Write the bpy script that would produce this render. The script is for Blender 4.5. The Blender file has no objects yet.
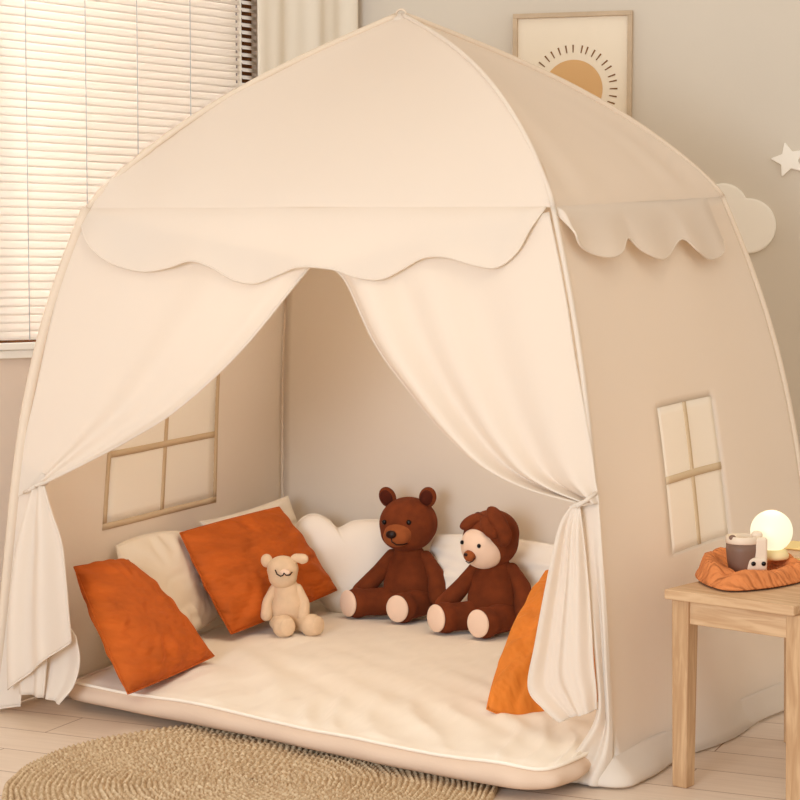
import bpy, bmesh, math, random
import numpy as np
from math import sin, cos, pi, radians, sqrt, atan2
from mathutils import Vector, Matrix, Euler, noise

random.seed(4)
scene = bpy.context.scene
COL = scene.collection

# ------------------------------------------------------------------ camera, light, exposure
CAMP = np.array([2.552, -4.116, 1.116]); YAW = -.559; PIT = .067; FPX = 1819.0
FW = np.array([sin(YAW)*cos(PIT), cos(YAW)*cos(PIT), -sin(PIT)])
RT = np.array([cos(YAW), -sin(YAW), 0.0]); UP = np.cross(RT, FW)
cd = bpy.data.cameras.new('camera'); cam = bpy.data.objects.new('camera', cd); COL.objects.link(cam)
cd.sensor_fit = 'HORIZONTAL'; cd.sensor_width = 36; cd.lens = 36*FPX/800
cam.location = CAMP; cam.rotation_euler = (pi/2-PIT, 0, -YAW)
scene.camera = cam

vs = scene.view_settings
vs.view_transform = 'Standard'; vs.look = 'None'; vs.gamma = 1; vs.use_curve_mapping = False
vs.exposure = -0.02

world = bpy.data.worlds.new('world'); scene.world = world; world.use_nodes = True
wb = world.node_tree.nodes['Background']
wb.inputs[0].default_value = (1.0, .885, .755, 1); wb.inputs[1].default_value = .84

def area(name, loc, target, size, power, color):
    l = bpy.data.lights.new(name, 'AREA'); l.shape = 'RECTANGLE'; l.size = size[0]; l.size_y = size[1]
    l.energy = power; l.color = color
    o = bpy.data.objects.new(name, l); COL.objects.link(o); o.location = loc
    o.rotation_euler = (Vector(target)-Vector(loc)).to_track_quat('-Z', 'Y').to_euler()
    return o
area('added_front_key', (1.3, -5.6, 1.35), (0.1, 0, .6), (1.7, 1.5), 143, (.855, 1.0, 1.18))  # added key behind the camera, brightens tent front and interior; no window there
area('warm_overhead_area', (1.6, -1.8, 2.9), (0.2, -.2, .5), (.8, .8), 10, (1.0, .84, .66))  # unseen warm area light above and in front of the tent

area('outdoor_daylight', (-3.6, .7, 2.3), (-1.1, .1, 1.5), (4.5, 3.0), 320, (.95, .98, 1.04))
area('tent_inner_fill', (-.05, -.02, 1.33), (-.10, .12, 0), (.55, .5), 4.6, (1.0, .93, .82))  # added fill under the tent roof to brighten the inside, no lamp hangs here

# ------------------------------------------------------------------ placing helpers
def ray(x, y): return FW+RT*(x-400)/FPX-UP*(y-400)/FPX
def at_z(x, y, z): d = ray(x, y); return CAMP+d*(z-CAMP[2])/d[2]
def at_depth(x, y, k): return CAMP+ray(x, y)*k
def at_plane(x, y, P, n):
    d = ray(x, y); return CAMP+d*(np.dot(np.array(P)-CAMP, n)/np.dot(d, n))
def project(P):
    d = np.array(P)-CAMP; return np.array([400+FPX*(d@RT)/(d@FW), 400-FPX*(d@UP)/(d@FW)])
def lerp(a, b, t): return a+(b-a)*t
def smooth(t): t = min(1, max(0, t)); return t*t*(3-2*t)
def nz(x, y, z=0.0): return noise.noise(Vector((x, y, z)))

# ------------------------------------------------------------------ materials
def lin(c):
    return tuple(((v/255)/12.92 if v/255 <= .04045 else ((v/255+.055)/1.055)**2.4) for v in c)+(1,)

def mat(name, rgb, rough=.8, bump=0, bscale=60, var=0, vscale=6, trans=0, sheen=0, stretch=(1, 1, 1), bdist=.002, rgb2=None, metal=0, bdet=4):
    m = bpy.data.materials.new(name); m.use_nodes = True; nt = m.node_tree; N = nt.nodes; L = nt.links
    p = N['Principled BSDF']; out = N['Material Output']
    p.inputs['Roughness'].default_value = rough; p.inputs['Metallic'].default_value = metal
    p.inputs['Specular IOR Level'].default_value = .25
    if sheen:
        p.inputs['Sheen Weight'].default_value = sheen; p.inputs['Sheen Roughness'].default_value = .4
        p.inputs['Sheen Tint'].default_value = lin([min(255, int(c*1.25+20)) for c in rgb])
    tc = N.new('ShaderNodeTexCoord'); mp = N.new('ShaderNodeMapping'); mp.inputs['Scale'].default_value = stretch
    L.new(tc.outputs['Object'], mp.inputs[0])
    c1 = lin(rgb)
    if var or rgb2:
        nzn = N.new('ShaderNodeTexNoise'); nzn.inputs['Scale'].default_value = vscale; nzn.inputs['Detail'].default_value = 5
        L.new(mp.outputs[0], nzn.inputs[0])
        r = N.new('ShaderNodeValToRGB'); r.color_ramp.elements[0].position = .35; r.color_ramp.elements[1].position = .65
        c2 = lin(rgb2) if rgb2 else tuple(c*(1-var) for c in c1[:3])+(1,)
        r.color_ramp.elements[0].color = c2; r.color_ramp.elements[1].color = c1
        L.new(nzn.outputs[0], r.inputs[0]); L.new(r.outputs[0], p.inputs['Base Color'])
        csock = r.outputs[0]
    else:
        p.inputs['Base Color'].default_value = c1; csock = None
    if bump:
        n2 = N.new('ShaderNodeTexNoise'); n2.inputs['Scale'].default_value = bscale; n2.inputs['Detail'].default_value = bdet
        L.new(mp.outputs[0], n2.inputs[0])
        b = N.new('ShaderNodeBump'); b.inputs['Strength'].default_value = bump; b.inputs['Distance'].default_value = bdist
        L.new(n2.outputs[0], b.inputs['Height']); L.new(b.outputs[0], p.inputs['Normal'])
    if trans:
        t = N.new('ShaderNodeBsdfTranslucent'); mx = N.new('ShaderNodeMixShader'); mx.inputs[0].default_value = trans
        if csock: L.new(csock, t.inputs[0])
        else: t.inputs[0].default_value = c1
        L.new(p.outputs[0], mx.inputs[1]); L.new(t.outputs[0], mx.inputs[2]); L.new(mx.outputs[0], out.inputs[0])
    return m

M = {}
M['tent'] = mat('tent_cotton', (247, 236, 221), .9, .25, 900, trans=.43, sheen=.15)
M['tent_side'] = M['tent']
M['tape'] = mat('tent_binding_tape', (230, 210, 186), .9, .3, 700, trans=.08)
M['pane'] = mat('sheer_window_fabric', (255, 248, 236), .9, .2, 900, trans=.42)
M['pane_frame'] = mat('window_tape', (222, 196, 160), .9, .3, 700, trans=.1)
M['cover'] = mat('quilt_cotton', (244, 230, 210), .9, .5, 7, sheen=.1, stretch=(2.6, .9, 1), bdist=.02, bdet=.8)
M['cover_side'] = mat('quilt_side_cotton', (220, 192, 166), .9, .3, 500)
M['cream'] = mat('cream_cushion_cotton', (240, 224, 200), .9, .4, 18, sheen=.15)
M['white'] = mat('white_cushion_cotton', (244, 230, 212), .9, .35, 14, sheen=.15)
M['orange'] = mat('rust_orange_velvet', (196, 92, 24), .75, .6, 20, var=.22, vscale=9, sheen=.35, stretch=(.6, 1, 2.6), bdist=.02, bdet=1.2)
M['orange2'] = mat('amber_orange_velvet', (226, 128, 44), .75, .5, 20, var=.15, vscale=9, sheen=.3, stretch=(2, 2, .7), bdist=.018, bdet=1.2)
M['bear'] = mat('brown_plush', (122, 55, 22), .95, .7, 420, var=.28, vscale=30, sheen=.2)
M['bear_ear'] = mat('dark_brown_plush', (80, 28, 10), .95, .7, 420, var=.2, vscale=30, sheen=.1)
M['muzzle'] = mat('tan_brown_plush', (158, 84, 42), .95, .7, 420, var=.2, vscale=30, sheen=.3)
M['sole'] = mat('pale_pink_plush', (240, 206, 178), .95, .5, 420, sheen=.3)
M['beige_plush'] = mat('beige_plush', (230, 196, 158), .95, .6, 420, var=.1, vscale=30, sheen=.3)
M['dark'] = mat('dark_thread', (40, 16, 8), .4)
M['blackbead'] = mat('black_bead', (20, 10, 6), .15)
M['wall'] = mat('wall_paint', (216, 205, 188), .9, .15, 120, var=.03, vscale=2)
M['wall2'] = mat('window_wall_paint', (228, 208, 188), .9, .15, 120, var=.03, vscale=2)
M['trimw'] = mat('white_trim_paint', (245, 238, 225), .6)
M['trimb'] = mat('brown_wood_trim', (176, 136, 110), .6, .2, 40, var=.15, vscale=8, stretch=(8, 8, .5))
M['darkwood'] = mat('dark_window_wood', (112, 66, 28), .6, .2, 40, var=.2, vscale=8, stretch=(8, 8, .5))
M['slat'] = mat('white_blind_slat', (250, 242, 232), .55, trans=.35)
M['cord'] = mat('grey_cord', (196, 196, 196), .8)
M['slot'] = mat('cord_slot', (150, 140, 135), .8)
M['drape'] = mat('cream_drape', (250, 240, 222), .9, .2, 300, trans=.2, stretch=(1, 1, 1))
M['frame'] = mat('light_oak_frame', (206, 182, 152), .6, .2, 40, var=.12, vscale=10, stretch=(2, 2, 2))
M['paper'] = mat('print_paper', (243, 229, 206), .9)
M['sunink'] = mat('ochre_print_ink', (222, 178, 124), .9)
M['rayink'] = mat('brown_print_ink', (132, 92, 52), .9)
M['plaque'] = mat('cream_painted_wood', (248, 241, 228), .7)
M['globe_base'] = mat('cream_lamp_base', (236, 214, 160), .6)
M['mugbody'] = mat('taupe_ceramic', (128, 98, 80), .5, .2, 60, var=.1, vscale=20)
M['mugrim'] = mat('beige_ceramic', (226, 206, 180), .5)
M['tea'] = mat('milky_tea', (226, 190, 150), .2)
M['clothorange'] = mat('orange_cotton_cloth', (220, 134, 76), .9, .9, 26, var=.12, vscale=14, stretch=(1, 2.2, 1), bdist=.025, bdet=1)
M['bookcover'] = mat('pale_yellow_card', (250, 226, 160), .8)

def wood_mat(name, c1, c2, axis_scale):
    m = bpy.data.materials.new(name); m.use_nodes = True; nt = m.node_tree; N = nt.nodes; L = nt.links; p = N['Principled BSDF']
    p.inputs['Roughness'].default_value = .55; p.inputs['Specular IOR Level'].default_value = .3
    tc = N.new('ShaderNodeTexCoord'); mp = N.new('ShaderNodeMapping'); mp.inputs['Scale'].default_value = axis_scale
    L.new(tc.outputs['Object'], mp.inputs[0])
    a = N.new('ShaderNodeTexNoise'); a.inputs['Scale'].default_value = 6; a.inputs['Detail'].default_value = 8; a.inputs['Distortion'].default_value = .8
    L.new(mp.outputs[0], a.inputs[0])
    r = N.new('ShaderNodeValToRGB'); r.color_ramp.elements[0].position = .38; r.color_ramp.elements[1].position = .62
    r.color_ramp.elements[0].color = lin(c1); r.color_ramp.elements[1].color = lin(c2)
    L.new(a.outputs[0], r.inputs[0]); L.new(r.outputs[0], p.inputs['Base Color'])
    b = N.new('ShaderNodeBump'); b.inputs['Strength'].default_value = .2; b.inputs['Distance'].default_value = .001
    L.new(a.outputs[0], b.inputs['Height']); L.new(b.outputs[0], p.inputs['Normal'])
    return m
M['woodx'] = wood_mat('oak_grain_along', (188, 148, 108), (208, 172, 132), (1.2, 14, 14))
M['woodz'] = wood_mat('oak_grain_upright', (180, 140, 100), (202, 165, 124), (14, 14, 1.2))

def floor_mat():
    m = bpy.data.materials.new('pale_plank_floor'); m.use_nodes = True; nt = m.node_tree; N = nt.nodes; L = nt.links; p = N['Principled BSDF']
    p.inputs['Roughness'].default_value = .38
    tc = N.new('ShaderNodeTexCoord'); mp = N.new('ShaderNodeMapping')
    mp.inputs['Rotation'].default_value = (0, 0, radians(-8)); mp.inputs['Location'].default_value = (.33, .098, 0)
    L.new(tc.outputs['Object'], mp.inputs[0])
    b = N.new('ShaderNodeTexBrick'); b.inputs['Scale'].default_value = 1; b.inputs['Brick Width'].default_value = .62; b.inputs['Row Height'].default_value = .165
    b.inputs['Mortar Size'].default_value = .0018; b.inputs['Mortar Smooth'].default_value = .2; b.inputs['Bias'].default_value = 0
    b.inputs['Color1'].default_value = lin((226, 207, 187)); b.inputs['Color2'].default_value = lin((219, 197, 173)); b.inputs['Mortar'].default_value = lin((150, 112, 80))
    L.new(mp.outputs[0], b.inputs[0])
    mp2 = N.new('ShaderNodeMapping'); mp2.inputs['Scale'].default_value = (1.2, 16, 1); L.new(mp.outputs[0], mp2.inputs[0])
    n = N.new('ShaderNodeTexNoise'); n.inputs['Scale'].default_value = 4; n.inputs['Detail'].default_value = 7; L.new(mp2.outputs[0], n.inputs[0])
    mx = N.new('ShaderNodeMixRGB'); mx.blend_type = 'MULTIPLY'; mx.inputs[0].default_value = .25
    r = N.new('ShaderNodeValToRGB'); r.color_ramp.elements[0].color = (.72, .66, .6, 1); r.color_ramp.elements[1].color = (1, 1, 1, 1); r.color_ramp.elements[0].position = .35; r.color_ramp.elements[1].position = .6
    L.new(n.outputs[0], r.inputs[0]); L.new(b.outputs[0], mx.inputs[1]); L.new(r.outputs[0], mx.inputs[2]); L.new(mx.outputs[0], p.inputs['Base Color'])
    return m
M['floor'] = floor_mat()

def rug_mat():
    m = mat('jute_braid', (222, 196, 158), .95, .8, 500, rgb2=(180, 146, 108), vscale=90, bdist=.003)
    return m
M['rug'] = rug_mat()

def glow_mat():
    m = bpy.data.materials.new('lamp_globe_glow'); m.use_nodes = True; nt = m.node_tree; N = nt.nodes; p = N['Principled BSDF']
    p.inputs['Base Color'].default_value = (.3, .27, .2, 1)
    p.inputs['Emission Color'].default_value = (1.0, .93, .66, 1); p.inputs['Emission Strength'].default_value = .92
    return m
M['glow'] = glow_mat()

# ------------------------------------------------------------------ object helpers
def link(me, name, m=None, parent=None, smooth_=True):
    o = bpy.data.objects.new(name, me); COL.objects.link(o)
    if m is not None: me.materials.append(m)
    if smooth_:
        me.polygons.foreach_set('use_smooth', [True]*len(me.polygons))
    if parent is not None:
        o.parent = parent
        o.matrix_parent_inverse = Matrix.Identity(4)
        if any(abs(v) > 1e-9 for v in parent_world(parent).translation) or parent_world(parent) != Matrix.Identity(4):
            o.matrix_parent_inverse = parent_world(parent).inverted()
    return o
def parent_world(o):
    m = Matrix.LocRotScale(o.location, o.rotation_euler, o.scale)
    return (parent_world(o.parent) @ o.matrix_parent_inverse @ m) if o.parent else m

def tag(o, label=None, cat=None, group=None, kind=None):
    if label: o['label'] = label
    if cat: o['category'] = cat
    if group: o['group'] = group
    if kind: o['kind'] = kind
    return o
def empty(name, loc, label, cat, group=None, rot=(0, 0, 0)):
    o = bpy.data.objects.new(name, None); COL.objects.link(o); o.location = loc; o.rotation_euler = rot
    o.empty_display_size = .1
    return tag(o, label, cat, group)

def mesh_from(name, verts, faces):
    me = bpy.data.meshes.new(name); me.from_pydata([tuple(map(float, v)) for v in verts], [], faces); me.update()
    return me

def add_solid(o, th, off=0):
    md = o.modifiers.new('thickness', 'SOLIDIFY'); md.thickness = th; md.offset = off
    return o

def grid(name, fn, us, vs_, m, parent=None, th=.003, hole=None, flip=False):
    """fn(u,v) -> point; us, vs_ lists of parameters; hole(u,v)->True leaves the cell out"""
    verts = [fn(u, v) for v in vs_ for u in us]; nu = len(us); faces = []
    for j in range(len(vs_)-1):
        for i in range(nu-1):
            if hole and hole((us[i]+us[i+1])/2, (vs_[j]+vs_[j+1])/2): continue
            f = (j*nu+i, j*nu+i+1, (j+1)*nu+i+1, (j+1)*nu+i)
            faces.append(f[::-1] if flip else f)
    me = mesh_from(name, verts, faces)
    o = link(me, name, m, parent)
    if th: add_solid(o, th)
    return o

def lin_space(a, b, n, extra=()):
    l = [a+(b-a)*i/(n-1) for i in range(n)]+list(extra)
    l = sorted(l); out = [l[0]]
    for x in l[1:]:
        if x-out[-1] > 1e-4: out.append(x)
    return out

def tube(name, pts, r, m, parent=None, seg=10, rf=None, flat=1.0, closed=False):
    pts = [Vector(p) for p in pts]; n = len(pts); verts = []; faces = []
    prev = None
    for i, p in enumerate(pts):
        a = pts[i-1] if (i > 0 or closed) else pts[i]; b = pts[(i+1) % n] if (i < n-1 or closed) else pts[i]
        t = (b-a).normalized()
        if prev is None:
            ref = Vector((0, 0, 1)) if abs(t.z) < .9 else Vector((1, 0, 0))
            x = t.cross(ref).normalized()
        else:
            x = (prev-t*prev.dot(t)).normalized()
        prev = x; y = t.cross(x)
        rr = r*(rf(i/(n-1)) if rf else 1)
        for k in range(seg):
            an = 2*pi*k/seg
            verts.append(p+x*cos(an)*rr+y*sin(an)*rr*flat)
    rng = n if closed else n-1
    for i in range(rng):
        for k in range(seg):
            a = i*seg+k; b = i*seg+(k+1) % seg; j = (i+1) % n
            faces.append((a, b, j*seg+(k+1) % seg, j*seg+k))
    if not closed:
        faces.append(tuple(range(seg))[::-1]); faces.append(tuple((n-1)*seg+k for k in range(seg)))
    return link(mesh_from(name, verts, faces), name, m, parent)

def box_bm(bm, c, s, rot=None):
    r = bmesh.ops.create_cube(bm, size=1)
    mt = Matrix.Translation(c) @ (rot.to_4x4() if rot else Matrix.Identity(4)) @ Matrix.Diagonal((s[0], s[1], s[2], 1))
    bmesh.ops.transform(bm, matrix=mt, verts=r['verts'])
def boxes(name, lst, m, parent=None, bev=.002, rot=None, org=None):
    bm = bmesh.new()
    for c, s in lst: box_bm(bm, Vector(c), s)
    if rot is not None or org is not None:
        bmesh.ops.transform(bm, matrix=Matrix.Translation(org or (0, 0, 0)) @ (rot.to_4x4() if rot else Matrix.Identity(4)), verts=bm.verts)
    me = bpy.data.meshes.new(name); bm.to_mesh(me); bm.free()
    o = link(me, name, m, parent, smooth_=False)
    if bev:
        b = o.modifiers.new('bevel', 'BEVEL'); b.width = bev; b.segments = 2
    return o

def lathe(name, prof, m, parent=None, seg=40, loc=(0, 0, 0), sy=1.0):
    verts = []; faces = []
    for r, z in prof:
        for k in range(seg):
            a = 2*pi*k/seg; verts.append((loc[0]+r*cos(a), loc[1]+r*sin(a)*sy, loc[2]+z))
    for j in range(len(prof)-1):
        for k in range(seg):
            faces.append((j*seg+k, j*seg+(k+1) % seg, (j+1)*seg+(k+1) % seg, (j+1)*seg+k))
    faces.append(tuple(range(seg))[::-1]); faces.append(tuple((len(prof)-1)*seg+k for k in range(seg)))
    return link(mesh_from(name, verts, faces), name, m, parent)

def blob(name, ells, m, parent=None, voxel=.005, sm=10):
    """ellipsoids ((cx,cy,cz),(rx,ry,rz)[,euler]) fused into one soft continuous surface"""
    bm = bmesh.new()
    for e in ells:
        r = bmesh.ops.create_icosphere(bm, subdivisions=4, radius=1)
        mt = Matrix.Translation(e[0]) @ (Euler(e[2]).to_matrix().to_4x4() if len(e) > 2 else Matrix.Identity(4)) @ Matrix.Diagonal((*e[1], 1))
        bmesh.ops.transform(bm, matrix=mt, verts=r['verts'])
    me = bpy.data.meshes.new(name); bm.to_mesh(me); bm.free()
    o = bpy.data.objects.new(name, me); COL.objects.link(o); me.materials.append(m)
    me.polygons.foreach_set('use_smooth', [True]*len(me.polygons))
    if parent: o.parent = parent
    if len(ells) > 1:
        rm = o.modifiers.new('fuse', 'REMESH'); rm.mode = 'VOXEL'; rm.voxel_size = voxel; rm.use_smooth_shade = True
        s = o.modifiers.new('soften', 'SMOOTH'); s.iterations = sm; s.factor = .5
    return o

def chain(a, b, ra, rb, n=7):
    a = Vector(a); b = Vector(b); out = []
    for i in range(n):
        t = i/(n-1); r = ra+(rb-ra)*t; out.append((tuple(a.lerp(b, t)), (r, r, r)))
    return out

# ------------------------------------------------------------------ the room
W0 = np.array([-1.3, 0, 0]); dW = np.array([sin(radians(12)), cos(radians(12)), 0]); nW = np.array([dW[1], -dW[0], 0])   # window wall
CORN = at_plane(352, 100, W0, nW); CORN[2] = 0
dP = np.array([sin(radians(71)), cos(radians(71)), 0]); nP = np.array([dP[1], -dP[0], 0])                              # picture wall
HC = 2.6
def wallW(s, z, off=0): # s measured from the corner towards the camera
    p = CORN-dW*s+nW*off; return Vector((p[0], p[1], z))
def wallP(s, z, off=0):
    p = CORN+dP*s+nP*off; return Vector((p[0], p[1], z))
def sW(px, py):
    p = at_plane(px, py, CORN, nW); return float(np.dot(CORN-p, dW)), float(p[2])
def sP(px, py):
    p = at_plane(px, py, CORN, nP); return float(np.dot(p-CORN, dP)), float(p[2])
RW = Matrix(((-dW[0], nW[0], 0), (-dW[1], nW[1], 0), (0, 0, 1)))     # local x along the wall, y out of it
RP = Matrix(((dP[0], nP[0], 0), (dP[1], nP[1], 0), (0, 0, 1)))

def struct(o): o['kind'] = 'structure'; return o
fl = struct(boxes('floor', [((0.6, -1.4, -.05), (7, 8.0, .1))], M['floor'], bev=0))
# window opening in the left wall
wx0, _ = sW(249, 60); wx1 = 2.5; wz0 = sW(10, 350)[1]; wz1 = 2.35
LW = 4.6; T = .12
def wallbox(name, lst, R, m):
    o = boxes(name, lst, m, bev=0, rot=R, org=Vector(CORN)); return struct(o)
wallbox('wall_left', [((wx0/2-.06, -T/2, HC/2), (wx0+.12, T, HC)), (((wx1+LW)/2, -T/2, HC/2), (LW-wx1, T, HC)),
        (((wx0+wx1)/2, -T/2, wz0/2), (wx1-wx0, T, wz0)), (((wx0+wx1)/2, -T/2, (wz1+HC)/2), (wx1-wx0, T, HC-wz1))], RW, M['wall2'])
wallbox('wall_back', [((1.9, -T/2, HC/2), (3.9, T, HC))], RP, M['wall'])
struct(boxes('baseboard_left', [((LW/2, .008, .05), (LW-.04, .016, .1))], M['trimw'], rot=RW, org=Vector(CORN)))
struct(boxes('baseboard_back', [((1.95, .008, .05), (3.7, .016, .1))], M['trimw'], rot=RP, org=Vector(CORN)))
s354, _ = sW(346, 60)
struct(boxes('trim_1', [((s354/2+.004, .012, HC/2+.05), (abs(s354)+.004, .024, HC-.12))], M['trimb'], rot=RW, org=Vector(CORN)))
# window frame and sill
fwid = .05
win = boxes('window_1', [((wx0+fwid/2, -.05, (wz0+wz1)/2), (fwid, .05, wz1-wz0)), ((wx1-fwid/2, -.05, (wz0+wz1)/2), (fwid, .05, wz1-wz0)),
        (((wx0+wx1)/2, -.05, wz0+fwid/2), (wx1-wx0, .05, fwid)), (((wx0+wx1)/2, -.05, wz1-fwid/2), (wx1-wx0, .05, fwid)),
        (((wx0+wx1)/2, -.05, (wz0+wz1)/2), (.04, .04, wz1-wz0))], M['darkwood'], rot=RW, org=Vector(CORN))
struct(win)
gl = boxes('window_pane', [(((wx0+wx1)/2, -.055, (wz0+wz1)/2), (wx1-wx0-.08, .005, wz1-wz0-.08))], None, parent=win, bev=0, rot=RW, org=Vector(CORN))
gm = bpy.data.materials.new('clear_glass'); gm.use_nodes = True
gn = gm.node_tree; gp = gn.nodes['Principled BSDF']; gp.inputs['Base Color'].default_value = (1, 1, 1, 1); gp.inputs['Transmission Weight'].default_value = 1
gp.inputs['Roughness'].default_value = 0; gp.inputs['IOR'].default_value = 1.02
gl.data.materials.append(gm)
sill = boxes('window_sill', [(((wx0+wx1)/2, .005, wz0-.012), (wx1-wx0+.06, .05, .024))], M['trimw'], parent=win, rot=RW, org=Vector(CORN))
struct(sill)

# blind
bl = empty('window_blind', tuple(wallW((wx0+wx1)/2, wz0, .03)), 'white horizontal slatted venetian blind hanging over the left window', 'blind')
sEnd = sW(233, 60)[0]; sL = 2.42
pitch = .0245; verts = []; faces = []
ns = int((wz1-wz0-.05)/pitch)
def slat_row(sa, sb, z, tilt, w, vs_, fs, off):
    base = len(vs_); K = 4
    for s in (sa, sb):
        for k in range(K+1):
            q = (k/K-.5); y = q*w*cos(tilt); zz = q*w*sin(tilt)
            bow = .0022*(1-(2*q)**2)
            vs_.append(tuple(wallW(s, z+zz+bow*cos(tilt), off+y+bow*sin(tilt))))
    for k in range(K):
        fs.append((base+k, base+k+1, base+K+1+k+1, base+K+1+k))
for i in range(ns):
    z = wz0+.045+i*pitch
    slat_row(sEnd, sL, z, radians(-68), .0300, verts, faces, .03)
o = link(mesh_from('slats', verts, faces), 'slats', M['slat'], bl); add_solid(o, .0012)
verts = []; faces = []
sA = sW(250, 60)[0]; sB = sW(236.5, 60)[0]
for i in range(ns):
    z = wz0+.045+i*pitch
    slat_row(sA, sB, z, radians(-66), .0135, verts, faces, .028)
o = link(mesh_from('slat_ends', verts, faces), 'slat_ends', M['slat'], bl); add_solid(o, .0015)
boxes('side_channel', [((sB+(sEnd-sB)*.5, .012, (wz0+wz1)/2), (abs(sEnd-sB), .03, wz1-wz0-.05))], M['trimw'], parent=bl, rot=RW, org=Vector(CORN))
for px in (18, 77.5, 129, 182):
    s = sW(px, 100)[0]
    tube('ladder_cord', [wallW(s, wz0+.03, .044), wallW(s, wz1-.05, .044)], .0014, M['cord'], bl, seg=6)
boxes('slot_row', [((sW(228.5, 60)[0], .0285+.012, wz0+.05+i*pitch), (.005, .003, .009)) for i in range(ns)], M['slot'], parent=bl, bev=0, rot=RW, org=Vector(CORN))
boxes('bottom_rail', [(((sEnd+sL)/2, .03, wz0+.012), (sL-sEnd, .03, .02))], M['trimw'], parent=bl, rot=RW, org=Vector(CORN))
boxes('head_rail', [(((sA+sL)/2, .03, wz1-.02), (sL-sA, .045, .04))], M['trimw'], parent=bl, rot=RW, org=Vector(CORN))

# dark window upright seen between the slat ends
boxes('dark_backing_strip', [(((sA+sB)/2, .002, (wz0+wz1)/2), (abs(sB-sA)+.002, .012, wz1-wz0))], M['darkwood'], parent=bl, rot=RW, org=Vector(CORN))

# drape beside window
sc0 = sW(246.5, 60)[0]; sc1 = sW(346, 60)[0]
def drape(u, v):
    s = lerp(sc0, sc1, u); z = lerp(.06, 2.42, v)
    y = .05+.010*sin(u*2*pi*2.2+.5*nz(u*3, v*2))+.004*sin(u*2*pi*5.3+1)
    return wallW(s, z, y)
dr = grid('window_drape', drape, lin_space(0, 1, 90), lin_space(0, 1, 14), M['drape'], th=.002)
tag(dr, 'pale cream drape hanging in soft vertical folds right of the blind', 'curtain')

# ------------------------------------------------------------------ wall decorations
def deco_frame():
    s0, zt = sP(514, 15); s1, _ = sP(633, 14); w = s1-s0; h = w*1.38; zc = zt-h/2; sc = (s0+s1)/2
    root = empty('picture_frame', tuple(wallP(sc, zc-h/2, .012)), 'light wooden framed print of an ochre sun on the wall behind the tent', 'picture')
    b = .016; y = .014
    boxes('frame', [((sc, y, zt-b/2), (w, .026, b)), ((sc, y, zc-h/2+b/2), (w, .026, b)), ((s0+b/2, y, zc), (b, .026, h-2*b)), ((s1-b/2, y, zc), (b, .026, h-2*b))],
          M['frame'], parent=root, rot=RP, org=Vector(CORN), bev=.0015)
    pr = boxes('print', [((sc, .007, zc), (w-1.6*b, .01, h-1.6*b))], M['paper'], parent=root, rot=RP, org=Vector(CORN), bev=0)
    cs, cz = sP(573.5, 90); R = sP(603, 90)[0]-cs
    def disc(name, poly, off, m):
        vv = [tuple(wallP(p[0], p[1], off)) for p in poly]+[tuple(wallP(p[0], p[1], off+.0012)) for p in poly]; n = len(poly)
        ff = [tuple(range(n)), tuple(range(n, 2*n))[::-1]]+[(i, (i+1) % n, n+(i+1) % n, n+i) for i in range(n)]
        return link(mesh_from(name, vv, ff), name, m, pr, smooth_=False)
    disc('printed_sun', [(cs+R*cos(a), cz+R*sin(a)) for a in np.linspace(0, 2*pi, 64, endpoint=False)], .0122, M['sunink'])
    vv = []; ff = []
    for k in range(36):
        a = 2*pi*k/36+.08*nz(k*.7, 3); r0 = R*(1.24+.04*nz(k, 1)); r1 = R*(1.50+.08*nz(k, 5)); hw = R*.022
        b0 = len(vv)
        for r, wd in ((r0, hw*.8), (r1, hw*1.2)):
            for sg in (-1, 1):
                vv.append(tuple(wallP(cs+r*cos(a)-sg*wd*sin(a), cz+r*sin(a)+sg*wd*cos(a), .0128)))
        ff.append((b0, b0+1, b0+3, b0+2))
    add_solid(link(mesh_from('printed_rays', vv, ff), 'printed_rays', M['rayink'], pr, smooth_=False), .001)
deco_frame()

def plaque(name, poly, label, cat, th=.016, m=None):
    n = len(poly); vv = []
    rings = ((1.0, .001), (1.0, th*.7), (.985, th*.92), (.95, th))
    cx = sum(p[0] for p in poly)/n; cz = sum(p[1] for p in poly)/n
    for f, off in rings:
        for p in poly: vv.append(tuple(wallP(cx+(p[0]-cx)*f, cz+(p[1]-cz)*f, off)))
    ff = [tuple(range(n))[::-1]]
    for j in range(len(rings)-1):
        for i in range(n): ff.append((j*n+i, j*n+(i+1) % n, (j+1)*n+(i+1) % n, (j+1)*n+i))
    ff.append(tuple(range((len(rings)-1)*n, len(rings)*n)))
    me = mesh_from(name, vv, ff)
    bm = bmesh.new(); bm.from_mesh(me); bmesh.ops.recalc_face_normals(bm, faces=bm.faces); bm.to_mesh(me); bm.free()
    return tag(link(me, name, m or M['plaque'], smooth_=False), label, cat)

def lobes(circles, n=140):
    cx = sum(c[0] for c in circles)/len(circles); cy = sum(c[1] for c in circles)/len(circles); out = []
    for k in range(n):
        a = 2*pi*k/n; best = 0
        for (x, y, r) in circles:
            dx, dy = cos(a), sin(a); ox, oy = cx-x, cy-y; bq = ox*dx+oy*dy; c = ox*ox+oy*oy-r*r; disc = bq*bq-c
            if disc >= 0: best = max(best, -bq+sqrt(disc))
        out.append((cx+best*cos(a), cy+best*sin(a)))
    return out
pxm = lambda x, y: sP(x, y)
kk = sP(775, 225)[0]-sP(735, 225)[0]; kk /= 40
cl = []
for x, y, r in ((723, 208, 25), (748, 226, 28), (715, 232, 25), (690, 225, 26)):
    a, b = sP(x, y); cl.append((a, b, r*kk))
plaque('cloud_plaque', lobes(cl), 'cream cloud-shaped wall plaque peeking out behind the tent roof', 'wall decoration')
sx, sz = sP(789, 160); R = 19*kk; poly = []
for k in range(10):
    a = pi/2+2*pi*k/10+radians(14); r = R if k % 2 == 0 else R*.48; poly.append((sx+r*cos(a), sz+r*sin(a)))
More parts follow.
